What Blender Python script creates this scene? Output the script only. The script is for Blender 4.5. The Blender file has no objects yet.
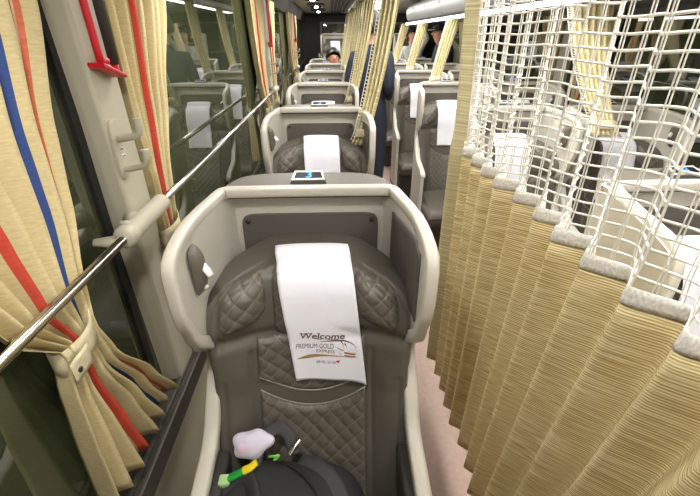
import bpy, bmesh, math, random
from mathutils import Vector, Matrix
random.seed(7)
C = bpy.context.scene.collection
PI = math.pi
ROW = 1.22          # seat pitch
SEAT_X = -0.062     # centre of the single row
RIM_Y = 0.94        # shell rim of the nearest row

# ------------------------------------------------------------------ helpers
def srgb(r, g, b):
    f = lambda c: (c/255/12.92) if c <= 10 else ((c/255+0.055)/1.055)**2.4
    return (f(r), f(g), f(b), 1.0)

def mat(name, col, rough=0.5, metal=0.0, bump=None, vary=0.0, emit=None, spec=0.5, sheen=0.0, vscale=6.0):
    m = bpy.data.materials.new(name); m.use_nodes = True
    nt = m.node_tree; b = nt.nodes['Principled BSDF']
    b.inputs['Base Color'].default_value = col
    b.inputs['Roughness'].default_value = rough
    b.inputs['Metallic'].default_value = metal
    b.inputs['Specular IOR Level'].default_value = spec
    if sheen: b.inputs['Sheen Weight'].default_value = sheen
    tc = nt.nodes.new('ShaderNodeTexCoord')
    if vary:
        n = nt.nodes.new('ShaderNodeTexNoise'); n.inputs['Scale'].default_value = vscale; n.inputs['Detail'].default_value = 5
        nt.links.new(tc.outputs['Object'], n.inputs['Vector'])
        r = nt.nodes.new('ShaderNodeValToRGB')
        r.color_ramp.elements[0].position = 0.3; r.color_ramp.elements[1].position = 0.7
        r.color_ramp.elements[0].color = tuple(c*(1-vary) for c in col[:3])+(1,)
        r.color_ramp.elements[1].color = tuple(min(1, c*(1+vary)) for c in col[:3])+(1,)
        nt.links.new(n.outputs['Fac'], r.inputs['Fac']); nt.links.new(r.outputs['Color'], b.inputs['Base Color'])
    if bump:
        sc, st = bump
        n = nt.nodes.new('ShaderNodeTexNoise'); n.inputs['Scale'].default_value = sc; n.inputs['Detail'].default_value = 3
        nt.links.new(tc.outputs['Object'], n.inputs['Vector'])
        bp = nt.nodes.new('ShaderNodeBump'); bp.inputs['Strength'].default_value = st; bp.inputs['Distance'].default_value = 0.002
        nt.links.new(n.outputs['Fac'], bp.inputs['Height']); nt.links.new(bp.outputs['Normal'], b.inputs['Normal'])
    if emit:
        b.inputs['Emission Color'].default_value = emit[0]; b.inputs['Emission Strength'].default_value = emit[1]
    return m

def cloth_mat(name, stops=None, col=None, col2=None, su=3.0, sv=300.0, rough=0.9, amt=0.5, bump=0.35, detail=3, rib=0):
    """woven cloth: colours by UV.x stripes or two threads streaked along UV.x"""
    m = bpy.data.materials.new(name); m.use_nodes = True
    nt = m.node_tree; b = nt.nodes['Principled BSDF']; b.inputs['Roughness'].default_value = rough
    b.inputs['Specular IOR Level'].default_value = 0.15
    uv = nt.nodes.new('ShaderNodeUVMap'); uv.uv_map = 'UVMap'
    mp = nt.nodes.new('ShaderNodeMapping'); mp.inputs['Scale'].default_value = (su, sv, 1)
    nt.links.new(uv.outputs['UV'], mp.inputs['Vector'])
    n = nt.nodes.new('ShaderNodeTexNoise'); n.inputs['Scale'].default_value = 1.0; n.inputs['Detail'].default_value = detail
    nt.links.new(mp.outputs['Vector'], n.inputs['Vector'])
    if stops:
        sx = nt.nodes.new('ShaderNodeSeparateXYZ'); nt.links.new(uv.outputs['UV'], sx.inputs[0])
        r = nt.nodes.new('ShaderNodeValToRGB'); r.color_ramp.interpolation = 'CONSTANT'
        e = r.color_ramp.elements
        e[0].position = stops[0][0]; e[0].color = stops[0][1]
        e[1].position = stops[1][0]; e[1].color = stops[1][1]
        for p, c in stops[2:]:
            q = e.new(p); q.color = c
        nt.links.new(sx.outputs['X'], r.inputs['Fac'])
        base = r.outputs['Color']
        mx = nt.nodes.new('ShaderNodeMixRGB'); mx.blend_type = 'MULTIPLY'
        r2 = nt.nodes.new('ShaderNodeValToRGB')
        r2.color_ramp.elements[0].position = 0.35; r2.color_ramp.elements[1].position = 0.65
        r2.color_ramp.elements[0].color = (1-amt, 1-amt, 1-amt, 1)
        nt.links.new(n.outputs['Fac'], r2.inputs['Fac'])
        mx.inputs['Fac'].default_value = 1
        nt.links.new(base, mx.inputs['Color1']); nt.links.new(r2.outputs['Color'], mx.inputs['Color2'])
        nt.links.new(mx.outputs['Color'], b.inputs['Base Color'])
    else:
        r = nt.nodes.new('ShaderNodeValToRGB')
        r.color_ramp.elements[0].position = 0.36; r.color_ramp.elements[1].position = 0.64
        r.color_ramp.elements[0].color = col; r.color_ramp.elements[1].color = col2
        fac = n.outputs['Fac']
        if rib:
            wv = nt.nodes.new('ShaderNodeTexWave'); wv.bands_direction = 'Y'; wv.inputs['Scale'].default_value = 2*PI/(20*rib)
            wv.inputs['Distortion'].default_value = 2.0; wv.inputs['Detail'].default_value = 1; wv.inputs['Detail Scale'].default_value = .35
            nt.links.new(uv.outputs['UV'], wv.inputs['Vector'])
            mm = nt.nodes.new('ShaderNodeMixRGB'); mm.inputs['Fac'].default_value = .28
            nt.links.new(fac, mm.inputs['Color1']); nt.links.new(wv.outputs['Fac'], mm.inputs['Color2']); fac = mm.outputs['Color']
        nt.links.new(fac, r.inputs['Fac']); nt.links.new(r.outputs['Color'], b.inputs['Base Color'])
    bp = nt.nodes.new('ShaderNodeBump'); bp.inputs['Strength'].default_value = bump; bp.inputs['Distance'].default_value = 0.0015
    nt.links.new(n.outputs['Fac'], bp.inputs['Height']); nt.links.new(bp.outputs['Normal'], b.inputs['Normal'])
    return m

class MB:
    def __init__(s): s.v = []; s.f = []; s.uv = {}; s.mi = []
    def add(s, verts, faces, uvs=None, mi=0):
        o = len(s.v); s.v += [tuple(p) for p in verts]
        for f in faces: s.f.append(tuple(i+o for i in f)); s.mi.append(mi)
        if uvs:
            for i, q in enumerate(uvs): s.uv[o+i] = q
        return s
    def box(s, x0, x1, y0, y1, z0, z1, mi=0):
        v = [(x, y, z) for x in (x0, x1) for y in (y0, y1) for z in (z0, z1)]
        return s.add(v, [(0,1,3,2),(4,6,7,5),(0,4,5,1),(2,3,7,6),(0,2,6,4),(1,5,7,3)], None, mi)
    def grid(s, fn, nu, nv, uvfn=None, mi=0):
        vs = []; us = []
        for j in range(nv+1):
            for i in range(nu+1):
                vs.append(fn(i/nu, j/nv)); us.append(uvfn(i/nu, j/nv) if uvfn else (i/nu, j/nv))
        fs = [(j*(nu+1)+i, j*(nu+1)+i+1, (j+1)*(nu+1)+i+1, (j+1)*(nu+1)+i) for j in range(nv) for i in range(nu)]
        return s.add(vs, fs, us, mi)
    def tube(s, path, r, seg=8, cap=True, flat=1.0, mi=0, up=Vector((0,0,1)), sq=1.0):
        path = [Vector(p) for p in path]; vs = []; n = len(path)
        rad = r if isinstance(r, (list, tuple)) else [r]*n
        nrm = None
        for i, p in enumerate(path):
            t = (path[min(i+1, n-1)]-path[max(i-1, 0)]).normalized()
            if nrm is None:
                a = up if abs(t.dot(up)) < 0.95 else Vector((0, 1, 0)) if abs(t.y) < .9 else Vector((1, 0, 0))
                nrm = (a-t*a.dot(t)).normalized()
            else:
                nrm = (nrm-t*nrm.dot(t)).normalized()
            bn = t.cross(nrm)
            for k in range(seg):
                a = 2*PI*k/seg
                ca, sa = math.cos(a), math.sin(a)
                vs.append(p+nrm*math.copysign(abs(ca)**sq, ca)*rad[i]*flat+bn*math.copysign(abs(sa)**sq, sa)*rad[i])
        fs = [(i*seg+k, i*seg+(k+1) % seg, (i+1)*seg+(k+1) % seg, (i+1)*seg+k) for i in range(n-1) for k in range(seg)]
        if cap:
            fs.append(tuple(range(seg))[::-1]); fs.append(tuple((n-1)*seg+k for k in range(seg)))
        return s.add(vs, fs, None, mi)
    def ellipsoid(s, c, r, nu=16, nv=10, mi=0, p=1.0):
        sg = lambda a: math.copysign(abs(a)**p, a)
        c = Vector(c); vs = []; fs = []
        for j in range(nv+1):
            th = PI*j/nv
            for i in range(nu):
                ph = 2*PI*i/nu
                vs.append((c.x+r[0]*sg(math.sin(th))*sg(math.cos(ph)), c.y+r[1]*sg(math.sin(th))*sg(math.sin(ph)), c.z+r[2]*sg(math.cos(th))))
        for j in range(nv):
            for i in range(nu):
                fs.append((j*nu+i, j*nu+(i+1) % nu, (j+1)*nu+(i+1) % nu, (j+1)*nu+i))
        return s.add(vs, fs, None, mi)
    def prism(s, poly, axis, a0, a1, mi=0):
        """poly in the two other axes, extruded along axis ('x','y','z')"""
        def P(q, a):
            return {'x': (a, q[0], q[1]), 'y': (q[0], a, q[1]), 'z': (q[0], q[1], a)}[axis]
        n = len(poly); vs = [P(q, a0) for q in poly]+[P(q, a1) for q in poly]
        fs = [(i, (i+1) % n, n+(i+1) % n, n+i) for i in range(n)]+[tuple(range(n))[::-1], tuple(range(n, 2*n))]
        return s.add(vs, fs, None, mi)
    def mesh(s, name, mats, smooth=True, merge=True, recalc=True):
        me = bpy.data.meshes.new(name); me.from_pydata(s.v, [], s.f)
        for m in (mats if isinstance(mats, (list, tuple)) else [mats]): me.materials.append(m)
        for p, mi in zip(me.polygons, s.mi): p.material_index = mi
        if s.uv:
            l = me.uv_layers.new(name='UVMap')
            for lp in me.loops: l.data[lp.index].uv = s.uv.get(lp.vertex_index, (0, 0))
        bm = bmesh.new(); bm.from_mesh(me)
        if merge: bmesh.ops.remove_doubles(bm, verts=bm.verts, dist=1e-5)
        if recalc: bmesh.ops.recalc_face_normals(bm, faces=bm.faces)
        for f in bm.faces: f.smooth = smooth
        bm.to_mesh(me); bm.free()
        return me
    def build(s, name, mats, parent=None, smooth=True, bevel=0, solid=0, sub=0, segs=3, merge=True, ang=35, off=0, recalc=True):
        me = s.mesh(name, mats, smooth, merge, recalc)
        o = bpy.data.objects.new(name, me); C.objects.link(o)
        if parent: o.parent = parent
        if solid:
            m = o.modifiers.new('Solidify', 'SOLIDIFY'); m.thickness = solid; m.offset = off
        if bevel:
            m = o.modifiers.new('Bevel', 'BEVEL'); m.width = bevel; m.segments = segs; m.limit_method = 'ANGLE'; m.angle_limit = math.radians(ang)
        if sub:
            m = o.modifiers.new('Subsurf', 'SUBSURF'); m.levels = sub; m.render_levels = sub
        if bevel and smooth:
            w = o.modifiers.new('WN', 'WEIGHTED_NORMAL'); w.keep_sharp = False
        return o

def tag(o, label, cat, group=None, kind=None):
    if label: o['label'] = label
    if cat: o['category'] = cat
    if group: o['group'] = group
    if kind: o['kind'] = kind
    return o

def thing(name, label, cat, loc=(0,0,0), group=None, rot=(0,0,0)):
    o = bpy.data.objects.new(name, None); C.objects.link(o)
    o.empty_display_size = 0.1; o.location = loc; o.rotation_euler = rot
    return tag(o, label, cat, group)

def struct(name, mb, m, **k):
    o = mb.build(name, m, **k); o['kind'] = 'structure'; return o

def copy_tree(o, parent=None):
    c = o.copy(); C.objects.link(c); c.parent = parent
    for ch in list(o.children): copy_tree(ch, c)
    return c

def interp(tab, x):
    """piecewise linear through a table sorted by its first column"""
    if x <= tab[0][0]: return tab[0][1]
    for (a, b), (c, d) in zip(tab, tab[1:]):
        if x <= c: return b+(d-b)*(x-a)/(c-a) if c > a else d
    return tab[-1][1]

def smooth_path(pts, n=4):
    """Catmull-Rom through points"""
    P = [Vector(p) for p in pts]; out = []
    for i in range(len(P)-1):
        p0 = P[max(i-1, 0)]; p1 = P[i]; p2 = P[i+1]; p3 = P[min(i+2, len(P)-1)]
        for k in range(n):
            t = k/n
            out.append(0.5*((2*p1)+(p2-p0)*t+(2*p0-5*p1+4*p2-p3)*t*t+(3*p1-p0-3*p2+p3)*t**3))
    out.append(P[-1]); return out

def text_mesh2d(body, shear=0.0, offset=0.0):
    """outline of a word as flat triangles in a unit box: verts in 0..1 x 0..1, aspect"""
    cu = bpy.data.curves.new('t', 'FONT'); cu.body = body; cu.size = 1; cu.shear = shear; cu.offset = offset
    cu.fill_mode = 'FRONT' if hasattr(cu, 'fill_mode') else cu.fill_mode
    o = bpy.data.objects.new('t', cu); C.objects.link(o)
    dg = bpy.context.evaluated_depsgraph_get()
    me = bpy.data.meshes.new_from_object(o.evaluated_get(dg))
    vs = [(v.co.x, v.co.y) for v in me.vertices]; fs = [tuple(p.vertices) for p in me.polygons]
    bpy.data.objects.remove(o); bpy.data.curves.remove(cu); bpy.data.meshes.remove(me)
    if not vs: return [], [], 1
    x0 = min(v[0] for v in vs); x1 = max(v[0] for v in vs); y0 = min(v[1] for v in vs); y1 = max(v[1] for v in vs)
    return [((x-x0)/(x1-x0), (y-y0)/(y1-y0)) for x, y in vs], fs, (x1-x0)/(y1-y0)

# ------------------------------------------------------------------ materials
M = {}
M['shell'] = mat('beige_plastic', srgb(188, 183, 170), 0.42, bump=(500, 0.05))
M['rim'] = mat('pale_plastic', srgb(196, 191, 178), 0.35)
M['cap'] = mat('taupe_plastic', srgb(98, 91, 81), 0.5, bump=(700, 0.08))
M['panel'] = mat('dark_taupe_panel', srgb(88, 82, 76), 0.55, bump=(900, 0.1))
M['leather'] = mat('brown_grey_leather', srgb(90, 85, 76), 0.42, bump=(420, 0.22), vary=0.06)
M['leather2'] = mat('quilted_leather', srgb(92, 87, 77), 0.4, bump=(420, 0.22), vary=0.06)
def stitch(m, base, thread, s_=.042, w_=.055):
    nt = m.node_tree; b = nt.nodes['Principled BSDF']; tc = nt.nodes['Texture Coordinate']
    sx = nt.nodes.new('ShaderNodeSeparateXYZ'); nt.links.new(tc.outputs['Object'], sx.inputs[0])
    def op(o, a, c, d=0.0):
        n = nt.nodes.new('ShaderNodeMath'); n.operation = o
        for k, v in enumerate((a, c, d)):
            if isinstance(v, (int, float)): n.inputs[k].default_value = v
            else: nt.links.new(v, n.inputs[k])
        return n.outputs[0]
    X = op('DIVIDE', sx.outputs['X'], s_); Z = op('DIVIDE', sx.outputs['Z'], s_)
    lines = [op('COMPARE', op('PINGPONG', op(o, X, Z), .5), 0.0, w_) for o in ('ADD', 'SUBTRACT')]
    mx = nt.nodes.new('ShaderNodeMixRGB'); nt.links.new(op('MAXIMUM', lines[0], lines[1]), mx.inputs['Fac'])
    mx.inputs['Color1'].default_value = base; mx.inputs['Color2'].default_value = thread
    nt.links.new(mx.outputs['Color'], b.inputs['Base Color'])
stitch(M['leather2'], srgb(92, 87, 77), srgb(114, 107, 95))
M['piping'] = mat('pale_piping', srgb(150, 142, 130), 0.5)
M['black'] = mat('black_plastic', srgb(30, 29, 29), 0.45)
M['dark'] = mat('charcoal_plastic', srgb(58, 55, 52), 0.5)
M['chrome'] = mat('chrome', srgb(205, 200, 192), 0.16, 1.0)
M['white_plastic'] = mat('white_plastic', srgb(225, 224, 222), 0.35)
M['towel'] = mat('white_cotton', srgb(238, 238, 246), 0.9, bump=(1200, 0.15), spec=0.1)
M['blue_led'] = mat('blue_led', srgb(20, 60, 255), 0.5, emit=((.015, .12, 1, 1), 2.2))
M['screen'] = mat('display_glass', srgb(20, 22, 30), 0.5, spec=0.1)
M['print_brown'] = mat('brown_ink', srgb(122, 92, 84), 0.8)
M['print_gold'] = mat('gold_ink', srgb(168, 132, 84), 0.8)
M['print_grey'] = mat('grey_ink', srgb(118, 112, 124), 0.8)
M['print_red'] = mat('red_ink', srgb(206, 40, 66), 0.8)
M['pillar'] = mat('wall_plastic', srgb(176, 171, 150), 0.5, bump=(600, 0.05))
M['trimdark'] = mat('dark_trim', srgb(62, 58, 52), 0.5)
M['rubber'] = mat('black_rubber', srgb(22, 22, 22), 0.6)
M['glass'] = mat('night_window_glass', (0.045, 0.054, 0.026, 1), 0.02)
M['glass'].node_tree.nodes['Principled BSDF'].inputs['IOR'].default_value = 2.1
M['floor'] = mat('floor_vinyl', srgb(150, 126, 113), 0.55, vary=0.1, vscale=40)
M['ceil'] = mat('ceiling_fabric', srgb(178, 174, 166), 0.8, bump=(300, 0.1))
M['wall'] = mat('lower_wall_panel', srgb(172, 168, 146), 0.6)
M['back'] = mat('rear_wall_fabric', srgb(60, 58, 58), 0.8)
M['bin'] = mat('bin_plastic', srgb(98, 98, 96), 0.45)
M['red'] = mat('red_plastic', srgb(196, 22, 40), 0.35)
M['led'] = mat('led_strip', (1, 1, 1, 1), 0.5, emit=((1.0, 0.975, 0.94, 1), 9.0))
M['led2'] = mat('bin_led_strip', (1, 1, 1, 1), 0.5, emit=((1.0, 0.975, 0.94, 1), 4.5))
M['lamp'] = mat('lamp_diffuser', (1, 1, 1, 1), 0.5, emit=((1.0, 0.975, 0.94, 1), 8.0))
M['spot'] = mat('reading_lamp', (1, 1, 1, 1), 0.5, emit=((1.0, 0.975, 0.94, 1), 110.0))
BE = srgb(206, 190, 145)
M['stripe'] = cloth_mat('striped_curtain_cloth', stops=[(0.0, BE), (0.400, srgb(198, 78, 62)), (0.428, BE), (0.431, srgb(112, 130, 168)), (0.447, BE), (0.505, srgb(88, 108, 156)), (0.515, BE),
    (0.60, srgb(200, 190, 152)), (0.615, BE), (0.805, srgb(60, 80, 136)), (0.828, BE), (0.945, srgb(208, 116, 88)), (0.952, srgb(226, 206, 170)), (0.957, srgb(208, 116, 88)), (0.968, BE)], su=40, sv=260, amt=0.16, bump=0.4)
M['beige_cloth'] = cloth_mat('beige_cloth', col=srgb(190, 180, 146), col2=srgb(210, 200, 166), su=60, sv=60, bump=0.3)
M['gold'] = cloth_mat('gold_ribbed_cloth', col=srgb(184, 160, 102), col2=srgb(246, 231, 186), su=13, sv=250, bump=0.8, detail=1.0, rib=.0052)
M['gold_tie'] = cloth_mat('gathered_curtain_cloth', col=srgb(176, 162, 118), col2=srgb(214, 204, 166), su=4, sv=160, bump=0.6)
M['tape'] = cloth_mat('white_crochet_tape', col=srgb(206, 202, 192), col2=srgb(236, 232, 222), su=260, sv=160, bump=0.8)
M['thread'] = mat('white_thread', srgb(228, 224, 212), 0.85, spec=0.1)
M['bag'] = mat('black_nylon', srgb(48, 48, 50), 0.75, bump=(900, 0.4))
M['webbing'] = mat('grey_webbing', srgb(66, 66, 68), 0.8, bump=(1200, 0.4))
M['plush'] = mat('lilac_plush', srgb(222, 214, 232), 0.95, bump=(500, 0.5), sheen=0.3)
M['plush_pink'] = mat('pink_plush', srgb(236, 206, 224), 0.95, bump=(500, 0.5))
M['green'] = mat('green_strap', srgb(30, 160, 60), 0.6)
M['lime'] = mat('lime_cord', srgb(130, 210, 90), 0.6)
M['pale_green'] = mat('pale_green_clasp', srgb(180, 215, 150), 0.5)
M['yellow'] = mat('yellow_strap', srgb(250, 222, 30), 0.6)
M['skin'] = mat('skin', srgb(214, 160, 130), 0.5)
M['hair'] = mat('black_hair', srgb(26, 22, 22), 0.5, bump=(200, 0.4))
M['navy'] = mat('navy_jacket', srgb(32, 36, 50), 0.75, bump=(60, 0.5))
M['blackcloth'] = mat('black_cloth', srgb(30, 31, 38), 0.8, bump=(60, 0.5))
M['denim'] = mat('dark_denim', srgb(36, 40, 54), 0.85, bump=(100, 0.4))
M['grey_jacket'] = mat('light_grey_jacket', srgb(206, 208, 192), 0.85, bump=(60, 0.5))
M['cap_white'] = mat('white_cap_cloth', srgb(228, 222, 214), 0.8)

# ------------------------------------------------------------------ the coach body
XL, XR, YF, YB, ZC = -0.54, 1.95, -1.3, 8.9, 1.92
struct('floor', MB().box(XL-.05, XR+.05, YF-.05, YB+.05, -.05, 0), M['floor'], smooth=False)
struct('ceiling', MB().box(XL-.05, XR+.05, YF-.05, YB+.05, ZC, ZC+.05), M['ceil'], smooth=False)
struct('wall_left', MB().box(XL-.05, XL+.05, YF, YB, 0, .575), M['wall'], smooth=False, bevel=.01)
struct('wall_right', MB().box(XR-.05, XR+.05, YF, YB, 0, .575), M['wall'], smooth=False, bevel=.01)
struct('wall_back', MB().box(XL-.05, XR+.05, YB, YB+.05, 0, ZC), M['back'], smooth=False)
struct('wall_front', MB().box(XL-.05, XR+.05, YF-.05, YF, 0, ZC), M['ceil'], smooth=False)
# dark sill channel under the windows, with a raised bead
sill = MB().box(XL, XL+.075, YF, YB, .575, .60)
sill.box(XL+.045, XL+.06, YF, YB, .60, .612); sill.box(XL+.068, XL+.082, YF, YB, .54, .606)
struct('trim_1', sill, M['trimdark'], smooth=False, bevel=.004)
sill = MB().box(XR-.075, XR, YF, YB, .575, .60).box(XR-.06, XR-.045, YF, YB, .60, .612)
struct('trim_2', sill, M['trimdark'], smooth=False, bevel=.004)
# cornices above the windows
struct('trim_3', MB().prism([(XL-.02, 1.92), (XL-.02, 1.78), (XL+.03, 1.78), (XL+.06, 1.84), (XL+.10, 1.92)], 'y', YF, YB), M['trimdark'], smooth=False, bevel=.006)
struct('trim_4', MB().box(XR-.04, XR+.02, YF, YB, 1.66, 1.92), M['trimdark'], smooth=False)
# ribbed dark duct along the ceiling
duct = MB()
for k in range(5): duct.box(.02+.05*k, .055+.05*k, YF, YB, ZC-.018, ZC)
struct('trim_5', duct, M['trimdark'], smooth=False, bevel=.004)
PILLARS = [0.945, 3.545, 6.145]
edges = [YF]+PILLARS+[YB]
for i in range(4):
    struct('window_%d' % (i+1), MB().box(XL-.02, XL, edges[i], edges[i+1], .575, 1.80), M['glass'], smooth=False)
for i in range(4):
    struct('window_%d' % (i+5), MB().box(XR, XR+.02, edges[i], edges[i+1], .575, 1.70), M['glass'], smooth=False)
def pillar(name, yc, side):
    mb = MB()
    def sec(z):
        l = .048*(1.62-z)        # slight lean
        y0 = yc-.066+l; y1 = yc+.062+l
        xo = XL if side < 0 else XR
        d = 1 if side < 0 else -1
        return [(xo-d*.01, y0+.008), (xo+d*.022, y0+.004), (xo+d*.026, y0+.004), (xo+d*.052, y0+.006), (xo+d*.056, y0+.014), (xo+d*.056, y1-.01), (xo+d*.05, y1), (xo-d*.01, y1)]
    zs = [.602+k*(1.80-.602)/10 for k in range(11)]
    vs = []; n = 8
    for z in zs: vs += [(x, y, z) for x, y in sec(z)]
    fs = [(j*n+i, j*n+(i+1) % n, (j+1)*n+(i+1) % n, (j+1)*n+i) for j in range(10) for i in range(n)]
    fs += [tuple(range(n)), tuple(10*n+i for i in range(n))]
    mb.add(vs, fs)
    o = struct(name, mb, M['pillar'], smooth=False, bevel=.004)
    g = MB().box((XL+.024) if side < 0 else (XR-.028), (XL+.028) if side < 0 else (XR-.024), yc-.078, yc-.07, .64, 1.78)
    return o
for i, y in enumerate(PILLARS):
    pillar('trim_%d' % (6+i), y, -1); pillar('trim_%d' % (9+i), y, 1)
rw = MB().box(-.15, 1.75, YB-.012, YB, 1.28, 1.74)
struct('window_9', rw, M['glass'], smooth=False)
fr = MB()
for a in ((-.19, 1.79, 1.74, 1.78), (-.19, 1.79, 1.24, 1.28), (-.19, -.15, 1.28, 1.74), (1.75, 1.79, 1.28, 1.74), (.78, .82, 1.28, 1.74)): fr.box(a[0], a[1], YB-.03, YB, a[2], a[3])
struct('trim_14', fr, M['bin'], smooth=False, bevel=.006)
# raised platform under the rear seats
struct('trim_12', MB().box(XL+.05, XR-.05, 7.42, YB, 0, .36), M['trimdark'], smooth=False)
# black rubber gasket round each left pane, standing proud of the glass beside the pillars
gk = MB()
for y in PILLARS:
    gk.box(XL-.004, XL+.010, y-.075, y-.05, .60, 1.80); gk.box(XL-.004, XL+.010, y+.07, y+.095, .60, 1.80)
struct('trim_13', gk, M['rubber'], smooth=False)

# ------------------------------------------------------------------ seats
XTAB = [(-.5, .253), (-.28, .2525), (-.19, .2515), (-.15, .248), (-.08, .234), (.0, .216), (.035, .209), (.045, .206), (.05, .198)]
FRONT = [(.10, -.5), (.56, -.5), (.60, -.5), (.635, -.45), (.645, -.40), (.658, -.347), (.668, -.30), (.70, -.255), (.743, -.22), (.80, -.172), (.848, -.156), (.89, -.172), (.95, -.24), (1.0, -.262), (1.03, -.278), (1.07, -.286), (1.14, -.286), (1.17, -.276), (1.186, -.235), (1.197, -.15), (1.203, -.05), (1.206, .0)]
def yb(z):   # front of the leather along the height
    return interp([(.30, -.30), (.45, -.27), (.55, -.24), (.65, -.20), (.75, -.166), (.85, -.150), (.95, -.143), (1.015, -.136), (1.042, -.126), (1.062, -.110), (1.085, -.055)], z)
def bw(z):   # half width of the back cushion
    if z < .94: return .238+.014*math.sin(min(1, max(0, (z-.82)/.12))*PI/2)
    t = min(1, (z-.94)/.141); return .252*(max(0, 1-t**2.6))**(1/2.6)
def body_y(x, z):
    w = .250; u = min(1.03, abs(x)/w); t = max(0, (z-.94)/.141)
    rr = min(1, u**2.6+t**2.6) if z > .94 else min(1, u**2.6)
    y = yb(z)+.040*rr**8-.078*u**2*(1-.45*min(1, t))
    if z < .90: y -= .010*math.exp(-((abs(x)-.185)/.035)**2)*min(1, (.90-z)/.1)          # side bolsters
    y += .006*math.exp(-((abs(x)-.150)/.004)**2)*(1 if z < .86 else 0)                   # seams
    y += .005*math.exp(-((abs(x)-.216)/.004)**2)*(1 if z < .80 else 0)
    if z > .88:                                                                          # double head band seam
        rad = (u**2.6+t**2.6)**(1/2.6)
        y += .009*math.exp(-((rad-.93)/.008)**2)+.006*math.exp(-((rad-.86)/.008)**2)
    y += .012*math.exp(-((z-.898)/.018)**2)*(1 if abs(x) < .24 else .5)                   # neck crease
    return y
def quilt(x, z, sx=.042, sz=.042):
    a = (x/sx+z/sz); b = (x/sx-z/sz)
    return min(1.0, (abs(math.sin(PI*a/1))*abs(math.sin(PI*b/1)))**.35)

def patch(mb, fn, nu, nv, depth, mi=0):
    vs = []; idx = {}
    for j in range(nv+1):
        for i in range(nu+1):
            idx[i, j] = len(vs); vs.append(fn(i/nu*2-1, j/nv))
    fs = [(idx[i, j], idx[i+1, j], idx[i+1, j+1], idx[i, j+1]) for j in range(nv) for i in range(nu)]
    ring = [(i, 0) for i in range(nu)]+[(nu, j) for j in range(nv)]+[(i, nv) for i in range(nu, 0, -1)]+[(0, j) for j in range(nv, 0, -1)]
    bk = []
    for q in ring:
        p = vs[idx[q]]; bk.append(len(vs)); vs.append((p[0], p[1]+depth, p[2]))
    n = len(ring)
    for k in range(n): fs.append((idx[ring[k]], bk[k], bk[(k+1) % n], idx[ring[(k+1) % n]]))
    mb.add(vs, fs, None, mi)

def rrect(u, v, r=.25, p=6):
    """square [-1,1]^2 pulled to a rounded rectangle"""
    m = max(abs(u), abs(v))
    if m < 1e-6: return 0, 0
    n = (abs(u)**p+abs(v)**p)**(1/p)
    return u*m/n, v*m/n

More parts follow.
